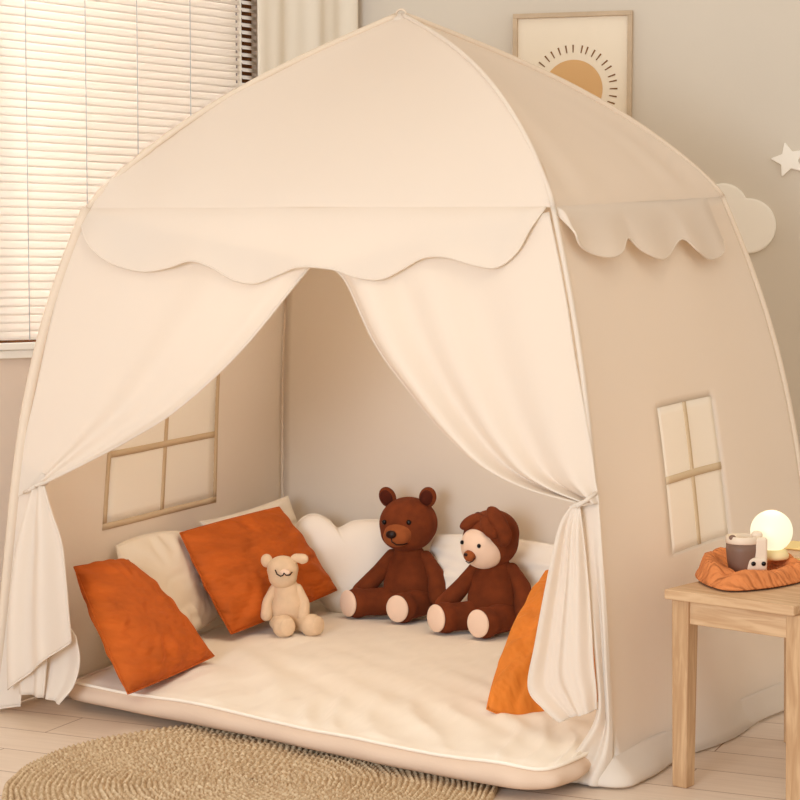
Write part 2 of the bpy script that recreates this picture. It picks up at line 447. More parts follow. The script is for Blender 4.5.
# round the points
pp = []
for i, p in enumerate(poly):
    a = poly[i-1]; b = poly[(i+1) % 10]; f = .12 if i % 2 == 0 else .06
    pp += [(lerp(p[0], a[0], f), lerp(p[1], a[1], f)), (lerp(p[0], b[0], f), lerp(p[1], b[1], f))]
plaque('star_plaque', pp, 'small cream star-shaped wall plaque right of the cloud', 'wall decoration', th=.014)

# ------------------------------------------------------------------ rug
def make_rug():
    cx, cy, R = .181, -.942, .54; rings = 42; per = 6; nr = rings*per+1; na = 1150
    rr = np.linspace(.004, R, nr); th = np.linspace(0, 2*pi, na, endpoint=False)
    A, B = np.meshgrid(th, rr)
    ring = B/(R/rings); ri = np.floor(ring-1e-6); fr = ring-ri
    stitches = np.maximum(6, np.round(2*pi*(ri+.5)*(R/rings)/.0155))
    ph = A*stitches+ri*2.1
    tri = np.abs(np.sin(pi*fr))**.6
    side = (fr-.5)*2
    brd = .5+.5*np.cos(ph+np.sign((ri % 2)-.5)*side*2.2)
    wob = .0015*np.sin(A*7+B*20)
    z = .0035+tri*(.0040+.0072*brd**.7)+wob*tri
    B2 = B+.0015*np.sin(A*23+ri)
    X = cx+B2*np.cos(A); Y = cy+B2*np.sin(A)
    co = np.stack([X, Y, z], -1).reshape(-1, 3)
    idx = np.arange(nr*na).reshape(nr, na); nx = np.roll(idx, -1, 1)
    f = np.stack([idx[:-1], nx[:-1], nx[1:], idx[1:]], -1).reshape(-1, 4)
    # underside
    base = len(co); bot = np.stack([cx+R*np.cos(th), cy+R*np.sin(th), np.full(na, .0005)], -1)
    co = np.vstack([co, bot]); bi = np.arange(base, base+na)
    f2 = np.stack([idx[-1], nx[-1], np.roll(bi, -1), bi], -1)
    f = np.vstack([f, f2])
    me = bpy.data.meshes.new('round_rug'); me.vertices.add(len(co)); me.vertices.foreach_set('co', co.ravel())
    me.loops.add(f.size); me.loops.foreach_set('vertex_index', f.ravel().astype('i')); me.polygons.add(len(f))
    me.polygons.foreach_set('loop_start', np.arange(0, f.size, 4, dtype='i')); me.polygons.foreach_set('loop_total', np.full(len(f), 4, 'i'))
    me.update(calc_edges=True); me.validate()
    return tag(link(me, 'round_rug', M['rug']), 'round braided jute rug on the floor in front of the tent', 'rug')
make_rug()

# ------------------------------------------------------------------ tent geometry
BFL = np.array([-.791, -.754, .004]); BFR = np.array([.856, -.512, .004]); BBR = np.array([.957, .660, .004]); BBL = np.array([-.985, .790, .004])
EFL = np.array([-.580, -.603, 1.292]); EFR = np.array([.650, -.422, 1.276]); EBR = at_depth(722, 197, 5.02); EBL = at_depth(292, 206, 5.78)
CB = (BFL+BFR+BBR+BBL)/4; CE = (EFL+EFR+EBR+EBL)/4
PEAK = at_plane(401, 14, CE, np.array([-.146, .989, 0]))
def bowf(t): return sin(pi*max(0, t)**1.5)
def corner(B, E, t):
    d = B-CB; d = d/np.linalg.norm(d); d[2] = 0
    return B+(E-B)*t+d*.055*bowf(t)
class Face:
    def __init__(s, B0, B1, E0, E1):
        s.c = (B0, B1, E0, E1); u = (B1-B0); s.n = np.array([u[1], -u[0], 0.]); s.n /= np.linalg.norm(s.n)
    def P(s, a, t, off=0):
        B0, B1, E0, E1 = s.c
        p = lerp(corner(B0, E0, t), corner(B1, E1, t), a)
        return p+s.n*off
    def inv(s, x, y):
        a, t = .5, .5
        for _ in range(30):
            q = project(s.P(a, t)); e = np.array([x, y])-q
            if abs(e).max() < 1e-3: break
            h = 1e-4
            J = np.stack([(project(s.P(a+h, t))-q)/h, (project(s.P(a, t+h))-q)/h], 1)
            st = np.linalg.solve(J, e); st = np.clip(st, -.3, .3); a += st[0]; t += st[1]
        return a, t
Ff = Face(BFL, BFR, EFL, EFR); Fr = Face(BFR, BBR, EFR, EBR); Fb = Face(BBR, BBL, EBR, EBL); Fl = Face(BBL, BFL, EBL, EFL)

tent = empty('play_tent', (CB[0], CB[1], 0), 'large cream cotton play tent house with scalloped roof edge and open tied-back front', 'tent')

def ridge(E, u, h=.06):
    d = E-CE; d = d/np.linalg.norm(d); d[2] = 0
    p = E+(PEAK-E)*u
    return p+np.array([0, 0, 1])*h*sin(pi*u**.8)+d*h*.45*sin(pi*u**.7)
def roof(name, E0, E1, n, h0=.055, h1=.055):
    def f(s, u):
        p = lerp(ridge(E0, u, h0), ridge(E1, u, h1), s)
        w = 4*s*(1-s)
        sag = -.035*w*sin(pi*min(1, u*1.0))*.8
        # light creases running from the corners
        cr = .005*sin((s*9+u*4))*w*(1-u)*nz(s*3, u*4, n[0])
        cr += .011*(1-u)**2*sin(26*s*(1-.7*u)+16*u+6*nz(s*2, u*2, 5))*math.exp(-min(s, 1-s)*5)*smooth(u*12)
        nn = np.array([n[0]*.6, n[1]*.6, .8])
        return p+nn*(sag+cr)
    o = grid(name, f, lin_space(0, 1, 50), lin_space(0, .985, 36), M['tent'], tent, th=.003)
    o.modifiers[0].use_rim = False
    return o
HF = {'FL': .050, 'FR': .085, 'BR': .055, 'BL': .045}
roof('roof_panel', EFL, EFR, Ff.n, HF['FL'], HF['FR'])
roof('roof_panel', EFR, EBR, Fr.n, HF['FR'], HF['BR'])
roof('roof_panel', EBR, EBL, Fb.n, HF['BR'], HF['BL'])
roof('roof_panel', EBL, EFL, Fl.n, HF['BL'], HF['FL'])
# ridge binding and wall-pole sleeves
for key, B, E, rr in (('FL', BFL, EFL, .011), ('FR', BFR, EFR, .008), ('BR', BBR, EBR, .012), ('BL', BBL, EBL, .010)):
    pts = [ridge(E, u, HF[key]) for u in np.linspace(0.0, .985, 40)]
    tube('ridge_binding', pts, rr, M['tape'] if key != 'FR' else M['tent'], tent, seg=8, rf=lambda t, k=key: 1+(.25*sin(t*160)*max(0, 1-t*2.2) if k == 'FL' else 0), flat=.8)
    pts = [corner(B, E, t) for t in np.linspace(0.0, 1.0, 40)]
    tube('corner_binding', pts, rr*(1.65 if key == 'FL' else .95), M['tape'] if key != 'FR' else M['tent'], tent, seg=8, flat=.8)
pts = [PEAK+np.array([.03*cos(a)*.5, .0, .012*sin(a)+.0]) for a in np.linspace(0, 2*pi, 20, endpoint=False)]
tube('hanging_loop', pts, .003, M['tape'], tent, seg=8, closed=True)
lathe('peak_cap', [(.032, -.030), (.026, -.012), (.012, -.001), (.002, .004)], M['tent'], tent, seg=20, loc=tuple(PEAK))

def poly_curve(face, pts):
    st = [face.inv(*p) for p in pts]; st = sorted(st)
    xs = [p[0] for p in st]; ys = [p[1] for p in st]
    return xs, ys
def catmull(pts, n):
    P = [np.array(p, float) for p in pts]; P = [2*P[0]-P[1]]+P+[2*P[-1]-P[-2]]
    # arc-length-like distribution
    out = []; m = len(P)-3
    for i in range(n):
        u = i/(n-1)*m; k = min(int(u), m-1); t = u-k; a, b, c, d = P[k:k+4]
        out.append(.5*((2*b)+(-a+c)*t+(2*a-5*b+4*c-d)*t*t+(-a+3*b-3*c+d)*t**3))
    return out
def valance(face, E0, E1, pts, base=.020):
    cur = catmull([face.inv(*p) for p in pts], 120)
    verts = []; faces = []; nu = len(cur); nv = 13
    for j in range(nv):
        d = (j/(nv-1))**1.3
        for i, (a, t) in enumerate(cur):
            aa = min(1, max(0, a)); k = i/(nu-1)
            tt = lerp(1.0, t, d)
            off = base*(1-math.exp(-d*7))+.010*d*d+.008*d*sin(k*2*pi*4+1)*(1 if nu else 0)
            off *= smooth(min(k, 1-k)*12+.15)
            verts.append(face.P(aa, tt, off))
    for j in range(nv-1):
        for i in range(nu-1): faces.append((j*nu+i, j*nu+i+1, (j+1)*nu+i+1, (j+1)*nu+i))
    o = link(mesh_from('valance', verts, faces), 'valance', M['tent'], tent); add_solid(o, .003).modifiers[0].use_rim = False
    hem = [verts[(nv-1)*nu+i] for i in range(nu)]
    tube('hem', hem, .0028, M['tent'], o, seg=6)
    return o
valance(Ff, EFL, EFR, [(80, 216), (93, 242), (115, 262), (145, 271), (172, 268), (197, 261), (218, 267), (240, 280), (260, 283), (282, 275), (305, 267), (338, 269), (362, 277), (385, 279), (406, 269), (428, 258), (452, 257), (480, 265), (501, 267), (520, 252), (534, 228), (546, 207)])
valance(Fr, EFR, EBR, [(557, 214), (565, 238), (579, 251), (597, 257), (610, 251), (620, 238), (632, 251), (648, 259), (662, 253), (673, 239), (685, 251), (699, 259), (712, 256), (722, 240)])
def plain_valance(face):
    verts = []; nu = 80; nv = 5
    us = [i/(nu-1) for i in range(nu)]
    def f(u, d):
        drop = .045+.045*abs(sin(u*pi*5)); return face.P(u, 1-drop*d, .006*d+.002)
    return grid('valance', f, us, lin_space(0, 1, 6), M['tent'], tent)
plain_valance(Fb); plain_valance(Fl)

# wall panels -----------------------------------------------------------
def wall_panel(face, win=None, flare=.0, seed=0):
    us = lin_space(0, 1, 46); vs_ = lin_space(0, 1, 56)
    hole = None
    if win:
        a0, a1, t0, t1 = win
        us = [u for u in us if min(abs(u-a0), abs(u-a1)) > .008]+[a0, a1]; us.sort()
        vs_ = [v for v in vs_ if min(abs(v-t0), abs(v-t1)) > .006]+[t0, t1]; vs_.sort()
        hole = lambda u, v: a0 < u < a1 and t0 < v < t1
    def f(a, t):
        w = 4*a*(1-a)
        off = .010*nz(a*2.5+seed, t*2.2)*w+.006*sin(a*14+seed+2*t)*(1-t)*w
        off += flare*max(0, (.12-t)/.12)**2+.014*max(0, (.16-t)/.16)*sin(a*11+seed)*w
        off -= .012*w*sin(pi*t)
        p = face.P(a, t, off)
        return p
    o = grid('wall_panel', f, us, vs_, M['tent'], tent, hole=hole)
    if win:
        du = (a1-a0); dv = t1-t0
        am = (a0+a1)/2; tm = (t0+t1)/2
        bw = .018
        L = np.linalg.norm(face.P(1, .4)-face.P(0, .4)); H = 1.3
        ba, bt = bw/L, bw/H
        wn = grid('tent_window', lambda a, t: np.array(f(a, t)), lin_space(a0-ba*.3, a1+ba*.3, 14), lin_space(t0-bt*.3, t1+bt*.3, 14), M['pane'], tent, th=.0015)
        for k, (x0, x1, y0, y1) in list(enumerate(((a0-ba, a1+ba, t1, t1+bt), (a0-ba, a1+ba, t0-bt, t0), (a0-ba, a0, t0, t1), (a1, a1+ba, t0, t1), (am-ba*.5, am+ba*.5, t0, t1), (a0, a1, tm-bt*.5, tm+bt*.5))))[(4 if face is Fr else 0):]:
            grid('window_tape', lambda a, t: np.array(f(a, t)), lin_space(x0, x1, 3 if x1-x0 < 3*ba else 16), lin_space(y0, y1, 3 if y1-y0 < 3*bt else 16), M['pane_frame'], wn, th=.006)
    return o
def win_rect(face, q):
    st = [face.inv(*p) for p in q]; a = sorted(x[0] for x in st); t = sorted(x[1] for x in st)
    return ((a[0]+a[1])/2, (a[2]+a[3])/2, (t[0]+t[1])/2, (t[2]+t[3])/2)
wr = win_rect(Fr, [(658, 407), (716, 397), (732, 538), (675, 552)])
wall_panel(Fr, wr, flare=.02, seed=3)
wl = win_rect(Fl, [(109, 385), (212, 372), (212, 503), (109, 514)])
wall_panel(Fl, wl, flare=.0, seed=7)
wall_panel(Fb, None, seed=11)
print('WIN', wr, wl)

# curtains and corner panels on the front ---------------------------------
def sheet(name, L, R, off, m, parent, nu=60, nv=60, th=.003, face=Ff, hemL=False, hemR=False, hemB=False):
    cl_ = catmull([face.inv(*p) for p in L], nv); cr_ = catmull([face.inv(*p) for p in R], nv)
    verts = []; faces = []
    for j in range(nv):
        b = j/(nv-1)
        for i in range(nu):
            a = i/(nu-1); st = lerp(cl_[j], cr_[j], a)
            p = face.P(st[0], st[1], off(a, b))
            verts.append(p)
    for j in range(nv-1):
        for i in range(nu-1): faces.append((j*nu+i, (j+1)*nu+i, (j+1)*nu+i+1, j*nu+i+1))
    o = link(mesh_from(name, verts, faces), name, m, parent); add_solid(o, th)
    if hemL: tube('hem', [verts[j*nu] for j in range(nv)], .0035, m, o, seg=6)
    if hemR: tube('hem', [verts[j*nu+nu-1] for j in range(nv)], .0035, m, o, seg=6)
    if hemB: tube('hem', [verts[(nv-1)*nu+i] for i in range(nu)], .0028, m, o, seg=6)
    return o

# left curtain, swept to its tie
def offL(a, b):
    f = .013*sin(2*pi*(2.2*a**1.8)+.6)*(.25+b)*(1-b*.55)*(.25+.75*smooth(a*2-.3))
    roll = .022*math.exp(-((a-.86)/.10)**2)*(.3+.9*b)*(1-.5*b)
    fold2 = .006*sin(2*pi*5*a)*smooth((b-.55)*2.2)*smooth(a*2.2-.9)
    edge = -.018*smooth((a-.93)/.07)
    return .006+(1.6*f+1.2*roll+fold2*(1-.3*b)+edge*(1-b*.7))*smooth(b*6)*lerp(1, smooth((a-.35)*3), smooth((b-.4)*2))+.012*smooth((b-.8)*5)*smooth((a-.5)*2)
sheet('front_curtain', [(84, 214), (66, 270), (42, 370), (26, 440), (12, 500)], [(318, 258), (296, 283), (240, 352), (180, 408), (130, 440), (85, 464), (47, 484)], offL, M['tent'], tent, nu=90, nv=80, hemR=True)
# right curtain
def offR(a, b):
    f = .012*sin(2*pi*(2.6*(1-a)**1.4)+.2)*(.3+b)*(1-b*.5)
    roll = .018*math.exp(-((a-.13)/.10)**2)*(.3+.9*b)*(1-.4*b)
    fold2 = .005*sin(2*pi*5*a)*smooth((b-.5)*2)
    edge = -.014*smooth((.06-a)/.06)
    return .006+(1.9*f+roll+fold2+edge*(1-b*.7))*smooth(b*6)
sheet('front_curtain', [(328, 262), (345, 283), (374, 345), (408, 392), (438, 428), (475, 462), (520, 485), (578, 501)], [(550, 212), (566, 290), (577, 360), (588, 420), (594, 455), (597, 480), (599, 492), (600, 503)], offR, M['tent'], tent, nu=90, nv=80, hemL=True)

# tails below the ties
def offTL(a, b):
    return .030+.012*sin(pi*b)+.012*sin(2*pi*1.7*a+.8)*(.25+.75*smooth(b*2))+.018*a*(1-a)*4*b
sheet('curtain_tail', [(41, 484), (35, 510), (27, 550), (21, 600), (18, 645), (17, 686)], [(50, 485), (58, 510), (68, 540), (72, 575), (74, 610), (75, 641)], offTL, M['tent'], tent, nu=50, nv=50, hemR=True, hemB=True)
def offTL2(a, b): return .018+.008*sin(2*pi*1.5*a)*b
sheet('curtain_tail', [(36, 486), (30, 530), (26, 600), (22, 650), (24, 692)], [(46, 486), (56, 525), (60, 580), (52, 640), (47, 696)], offTL2, M['tent'], tent, nu=30, nv=40, hemR=True)
def offTR(a, b):
    return .034+.010*sin(pi*b)+.014*sin(2*pi*1.3*a+2.2)*smooth(b*2.5)+.004*sin(2*pi*4*a)*smooth(b*4)
sheet('curtain_tail', [(577, 504), (566, 525), (555, 580), (544, 640), (537, 682), (551, 703), (566, 717)], [(585, 505), (588, 530), (593, 580), (596, 620), (598, 660), (600, 685), (600, 706)], offTR, M['tent'], tent, nu=50, nv=60, hemL=True, hemB=True)
# corner panels (fixed fabric beside the poles)
def offCL(a, b): return .004+.003*sin(2*pi*a+1)*b
sheet('corner_panel', [(20, 462), (8, 540), (0, 620), (-6, 680), (-7, 709)], [(46, 474), (38, 540), (30, 600), (25, 660), (22, 705)], offCL, M['tent'], tent, nu=24, nv=40, hemB=True)
def offCR(a, b):
    return .008+.012*sin(2*pi*1.4*a+.4)*smooth(b*2)*(1-smooth(a*5-4.2))+.050*smooth((b-.70)/.2)*(1-a)**.5+.030*smooth((b-.8)/.2)*sin(pi*min(1, a*1.0+.05))+.012*sin(2*pi*3*a)*smooth((b-.7)/.3)*(1-a)
sheet('corner_panel', [(583, 506), (588, 560), (594, 620), (599, 670), (600, 710), (585, 745), (562, 768)], [(600, 503), (604, 560), (608, 620), (611, 680), (613, 720), (614, 755), (614, 783)], offCR, M['tent'], tent, nu=44, nv=70, hemL=True)

# tie bands
def tie(face, x, y, w, off, rotdeg=0):
    a, t = face.inv(x, y); c = Vector(face.P(a, t, off)); u = Vector(face.c[1]-face.c[0]).normalized(); n = Vector(face.n); pts = []
    for k in range(24):
        an = 2*pi*k/24
        p = c+(u*cos(an)*w+n*sin(an)*w*.8)+Vector((0, 0, 1))*(cos(an)*w*math.tan(radians(rotdeg)))
        pts.append(p)
    return tube('tie_band', pts, .005, M['tent'], tent, seg=8, closed=True, flat=1)
tie(Ff, 44, 484, .020, .018, 20); tie(Ff, 582, 503, .020, .020, 25)
# band ends reaching to the corner pole
for q in ([(582, 505), (590, 499), (598, 492)], [(44, 485), (36, 489), (27, 492)]):
    tube('tie_band', [Vector(Ff.P(*Ff.inv(*p), o_)) for p, o_ in zip(q, (.040, .030, .012))], .0045, M['tent'], tent, seg=8)

# right-hand hem puddling on the floor
def puddle():
    path = []
    for k in range(14):
        a = lerp(.93, 1.0, k/13); path.append((Ff.P(a, .05), Ff.P(a, 0), Ff.n, k/13))
    for k in range(1, 7):
        w = k/7; n_ = lerp(Ff.n, Fr.n, w); path.append((Fr.P(0, .05), Fr.P(0, 0), n_/np.linalg.norm(n_), 1))
    for k in range(50):
        a = k/49; path.append((Fr.P(a, .05), Fr.P(a, 0), Fr.n, 1+a*8))
    us = list(range(len(path)))
    def f(i, b):
        top, bot, n_, w = path[i]
        p = lerp(top, bot, b)
        e = smooth(w*2) if w < 1 else 1
        out = (.010+.040*math.exp(-((w-1)/1.6)**2)*e+.003*sin(w*2.6)**2)*sin(b*pi*.60)+.001
        z = lerp(p[2], .006, b)+.012*sin(b*pi)
        q = p+n_*out; return (q[0], q[1], max(.006, z))
    grid('bottom_hem', f, us, lin_space(0, 1, 12), M['tent'], tent)
puddle()
# fabric floor of the tent
def groundsheet(u, v):
    ins = .985
    p = lerp(lerp(BFL, BFR, u), lerp(BBL, BBR, u), lerp(.10, 1, v)); p = CB+(p-CB)*ins
    return (p[0], p[1], .019)
grid('ground_sheet', groundsheet, lin_space(0, 1, 10), lin_space(0, 1, 10), M['tent'], tent, th=.002)

# ------------------------------------------------------------------ mattress
MZ = .078
def make_mattress():
    front = catmull([at_z(x, y, MZ)[:2] for x, y in ((74, 680), (150, 695), (250, 714), (350, 735), (450, 754), (520, 765), (560, 762), (588, 750))], 160)
    back0 = np.array([-.86, .66]); back1 = np.array([.86, .56])
    nu = 160; nv = 110
    root = empty('floor_mattress', (.05, 0, .0), 'thick cream quilted floor mattress filling the tent with piped edge', 'mattress')
    def base(i, b):
        f = front[i]; bk = lerp(back0, back1, i/(nu-1)); return lerp(f, bk, b)
    verts = []; faces = []
    for j in range(nv):
        b = j/(nv-1)
        for i in range(nu):
            u = i/(nu-1); p = base(i, b)
            e = min(b, 1-b, u*1.3, (1-u)*1.3)
            z = MZ+.012*smooth(e/.25)-.006*(1-smooth(e/.03))
            # gather wrinkles running in from the front edge
            w = math.exp(-((b-.10)/.16)**2)*smooth(b/.03)*smooth(u*6)
            z += w*.015*(.5-abs(sin(u*46+11*b+4*nz(u*5, b*4))))*(.5+.9*nz(u*9, 3))
            z += .012*nz(u*7, 2.2)*math.exp(-b/.05)
            w2 = math.exp(-((b-.30)/.24)**2)
            z += w2*.010*nz(u*14+b*12, b*5-u*2, 2)
            z += .004*nz(p[0]*6, p[1]*6, 1)
            verts.append((p[0], p[1], z))
    for j in range(nv-1):
        for i in range(nu-1): faces.append((j*nu+i, j*nu+i+1, (j+1)*nu+i+1, (j+1)*nu+i))
    top = link(mesh_from('quilt_top', verts, faces), 'quilt_top', M['cover'], root); add_solid(top, .006, -1)
    loop = [j*nu+nu-1 for j in range(nv)]+[(nv-1)*nu+i for i in range(nu-2, -1, -1)]+[j*nu for j in range(nv-2, 0, -1)]
    loop = [i for i in range(nu)]+loop[1:]
    bord = [np.array(verts[k]) for k in loop]; n = len(bord); c = np.array([.12, -.1, 0])
    tube('piping', [tuple(p) for p in bord], .0045, M['cover'], root, seg=8, closed=True)
    vv = []; ff = []
    prof = [(0, 0), (.012, .18), (.018, .42), (.016, .68), (.004, .9), (-.02, 1.0)]
    for k, (o_, d) in enumerate(prof):
        for q, p in enumerate(bord):
            a = bord[q-1]; b_ = bord[(q+1) % n]; t = (b_-a)[:2]; nn = np.array([t[1], -t[0]]); nn /= max(1e-9, np.linalg.norm(nn))
            wv = .004*sin(q*.35)*sin(pi*d)
            xy = p[:2]+nn*(o_+wv-.002); z = lerp(p[2]-.003, .021, d)
            vv.append((xy[0], xy[1], z))
    for k in range(len(prof)-1):
        for q in range(n): ff.append((k*n+q, (k+1)*n+q, (k+1)*n+(q+1) % n, k*n+(q+1) % n))
    ff.append(tuple(range((len(prof)-1)*n, len(prof)*n))[::-1])
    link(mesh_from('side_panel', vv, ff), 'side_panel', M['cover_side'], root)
    return front
front = make_mattress()
def offF(a, b): return .005+.006*sin(2*pi*1.2*a+b)-.03*(1-b)
sheet('inner_skirt', [(44, 610), (45, 650), (46, 680), (48, 697)], [(72, 638), (78, 662), (74, 686), (62, 703)], offF, M['tent'], tent, nu=30, nv=24, hemB=True)

# ------------------------------------------------------------------ cushions
def corners3(spec):
    out = []
    for x, y, k in spec:
        out.append(at_z(x, y, k[1]) if isinstance(k, tuple) else at_depth(x, y, k))
    return out
def cushion(name, spec, th, m, label, group=None, pinch=.07, seed=0, wr=.004, p=2.2, rnd=0, flip=1):
    A, B, C_, D = corners3(spec); n = 44
    N = np.cross(B-A, D-A); N /= np.linalg.norm(N)
    if N@(CAMP-A) < 0: N = -N
    print('CUSH', name, seed, [tuple(np.round(q, 2)) for q in (A, B, C_, D)])
    size = (np.linalg.norm(B-A)+np.linalg.norm(D-A))/2
    verts = []; faces = []
    def pt(i, j, side):
        x = -1+2*i/n; y = -1+2*j/n
        xx = x*(1-pinch*(1-y*y)); yy = y*(1-pinch*(1-x*x))
        if rnd:
            xx = lerp(xx, x*sqrt(max(0, 1-y*y/2)), rnd); yy = lerp(yy, y*sqrt(max(0, 1-x*x/2)), rnd)
        s, t = (xx+1)/2, (yy+1)/2
        P = lerp(lerp(A, B, s), lerp(D, C_, s), t)
        h = max(0, (1-abs(x)**p)*(1-abs(y)**p))**.50*th
        e = max(abs(x), abs(y))
        # creases that start at seams and corners
        ce = smooth((e-.25)/.5)*smooth((1-e)/.08)
        ang = atan2(y, x)
        wv = wr*ce*(sin(ang*13+seed*1.7+3*nz(x*2, y*2, seed))+.8*nz(x*5+seed, y*5, side))
        wv += wr*1.1*nz(x*2.2+seed, y*2.2, side*3)*smooth((1-e)/.3)
        q_ = x*.8+y*.6; r_ = x*.6-y*.8
        wv += wr*2.6*(.35-abs(nz(q_*6+seed+1.5*nz(x*2, y*2, 9), r_*1.5, 4)))*smooth((y+.9)/1.2)*smooth((1-e)/.25)
        return P+N*side*(h+wv*size/.3)
    idx = {}
    for side in (1, -1):
        for j in range(n+1):
            for i in range(n+1):
                bd = i in (0, n) or j in (0, n)
                if bd and side == -1: idx[(i, j, -1)] = idx[(i, j, 1)]; continue
                idx[(i, j, side)] = len(verts); verts.append(pt(i, j, side))
        for j in range(n):
            for i in range(n):
                f = (idx[(i, j, side)], idx[(i+1, j, side)], idx[(i+1, j+1, side)], idx[(i, j+1, side)])
                faces.append(f if side == 1 else f[::-1])
    me = mesh_from(name, verts, faces); bm = bmesh.new(); bm.from_mesh(me); bmesh.ops.recalc_face_normals(bm, faces=bm.faces); bm.to_mesh(me); bm.free()
    root = empty(name, tuple((A+B+C_+D)/4*np.array([1, 1, 0])+np.array([0, 0, MZ])), label, 'cushion', group)
    o = link(me, 'cushion_cover', m, root)
    rim = [verts[idx[(i, 0, 1)]] for i in range(n)]+[verts[idx[(n, j, 1)]] for j in range(n)]+[verts[idx[(i, n, 1)]] for i in range(n, 0, -1)]+[verts[idx[(0, j, 1)]] for j in range(n, 0, -1)]
    tube('seam_piping', rim, .0022, m, root, seg=6, closed=True)
    return root

cushion('cushion', [(74, 567, 4.80), (128, 560, 4.98), (214, 656, ('z', .105)), (128, 694, ('z', .100))], .060, M['orange'],
        'rust orange velvet cushion leaning at the front left by the tied curtain tail', 'orange cushions in the tent', seed=1, wr=.0026, pinch=-.01)
cushion('cushion', [(112, 543, 5.05), (188, 528, 5.40), (224, 618, 5.38), (150, 648, 5.03)], .032, M['cream'],
        'plain cream cushion wedged between two rust orange cushions', 'cream cushions in the tent', seed=2, wr=.003, pinch=-.04, rnd=.25)
cushion('cushion', [(180, 533, 5.29), (279, 507, 5.62), (337, 590, 5.56), (231, 634, ('z', .105))], .056, M['orange'],
        'rust orange velvet cushion behind the small beige plush toy', 'orange cushions in the tent', seed=3, wr=.0036, pinch=-.015)
cushion('cushion', [(200, 522, 5.49), (288, 496, 5.84), (316, 556, 5.84), (235, 598, 5.60)], .030, M['cream'],
        'cream cushion mostly hidden behind the middle orange cushion, one corner up', 'cream cushions in the tent', seed=4, wr=.003)
cushion('cushion', [(430, 531, 5.62), (568, 544, 5.36), (574, 624, 5.28), (422, 614, 5.51)], .034, M['white'],
        'white cushion behind the puppy-faced plush toy at the back right', 'cream cushions in the tent', seed=5, wr=.003, pinch=0, rnd=.3)
cushion('cushion', [(546, 571, 4.72), (622, 590, 4.55), (600, 708, 4.42), (487, 709, ('z', .105))], .060, M['orange2'],
        'amber orange cushion standing on edge beside the right curtain tail', 'orange cushions in the tent', seed=6, wr=.004, pinch=-.16)

def heart_cushion():
    pts = [(338, 528), (329, 520), (315, 514), (301, 519), (292, 536), (297, 560), (310, 585), (325, 606), (345, 616), (372, 612), (395, 595), (410, 565), (412, 535), (398, 523), (378, 520), (354, 521)]
    A = at_z(338, 612, .10); tilt = np.array([0, 0, 1.])*.93+np.array([.53, -.85, 0])*-.36
    nrm = np.cross(RT, tilt); nrm /= np.linalg.norm(nrm); 
    if nrm@(CAMP-A) < 0: nrm = -nrm
    A = A+np.array([-.53, .85, 0])*.09
    out = [at_plane(x, y, A, nrm) for x, y in pts]
    # smooth closed outline
    n = 96; m_ = len(out); cur = []
    for i in range(n):
        u = i/n*m_; k = int(u); t = u-k; a, b, c, d = (out[(k+q) % m_] for q in (-1, 0, 1, 2))
        cur.append(.5*((2*b)+(-a+c)*t+(2*a-5*b+4*c-d)*t*t+(-a+3*b-3*c+d)*t**3))
    c = sum(cur)/n+np.array([0, 0, .0]); verts = []; faces = []; K = 14
    root = empty('cushion', (c[0], c[1], MZ), 'white heart-shaped cushion behind the dark brown bear toy', 'cushion', 'cream cushions in the tent')
    for side in (1, -1):
        for k in range(1, K+1):
            r = k/K
            for i, p in enumerate(cur):
                h = .055*sqrt(max(0, 1-r**2.4))
                verts.append(c+(p-c)*r+nrm*side*h)
        verts.append(c+nrm*side*.055)
    per = K*n+1
    for s in (0, 1):
        b0 = s*per
        for k in range(K-1):
            for i in range(n):
                f = (b0+k*n+i, b0+k*n+(i+1) % n, b0+(k+1)*n+(i+1) % n, b0+(k+1)*n+i); faces.append(f if s else f[::-1])
        for i in range(n): faces.append((b0+per-1, b0+i, b0+(i+1) % n))
    me = mesh_from('c', verts, faces); bm = bmesh.new(); bm.from_mesh(me); bmesh.ops.remove_doubles(bm, verts=bm.verts, dist=.0005); bmesh.ops.recalc_face_normals(bm, faces=bm.faces); bm.to_mesh(me); bm.free()
    me.name = 'cushion_cover'; link(me, 'cushion_cover', M['white'], root)
    tube('seam_piping', cur, .0022, M['white'], root, seg=6, closed=True)
    print('HEART', c)
heart_cushion()

# ------------------------------------------------------------------ plush toys
def plush(root, S=1.0, body_m=None, ear_m=None, muzzle_m=None, kind='bear', legs=None, headrot=(0, 0, 0)):
    b = body_m
    blob('torso', [((0, .010, .085), (.076, .062, .082)), ((0, .010, .13), (.066, .052, .065)), ((0, .010, .176), (.048, .038, .036))], b, root, sm=14)
    for sx in (-1, 1):
        fx, fy, fz, kx = legs[sx]
        hip = (sx*.040, -.010, .045); foot = (fx, fy, fz)
        lg = blob('leg', chain(hip, foot, .042, .038)+[(foot, (.042, .042, .044))], b, root, sm=10)
        d = (Vector(foot)-Vector(hip)); d.z = 0; d.normalize(); d = (d+Vector((kx, 0, 0))).normalized()
        e = d.to_track_quat('-Y', 'Z').to_euler()
        c = Vector(foot)+d*.034+Vector((0, 0, .003))
        blob('sole', [(tuple(c), (.034, .010, .038), e)], M['sole'], lg)
        if kind == 'small':
            arm_to = (sx*.072, -.040, .055)
        else: arm_to = (sx*(.135 if sx < 0 else .096), -.020, .066)
        blob('arm', chain((sx*.050, .008, .172), (sx*.084, -.002, .125), .021, .025)+chain((sx*.084, -.002, .125), arm_to, .025, .029), b, root, sm=12)
    return b

def head_group(root, c, rot, scale=1.0):
    h = bpy.data.objects.new('head', None)
    return h

def place_part(o, M4):
    o.matrix_local = M4

def bear(px, py, rz, label, face):
    P = at_z(px, py, .086); root = empty('teddy_bear', tuple(P), label, 'plush toy', None, (0, 0, 0))
    return root, P

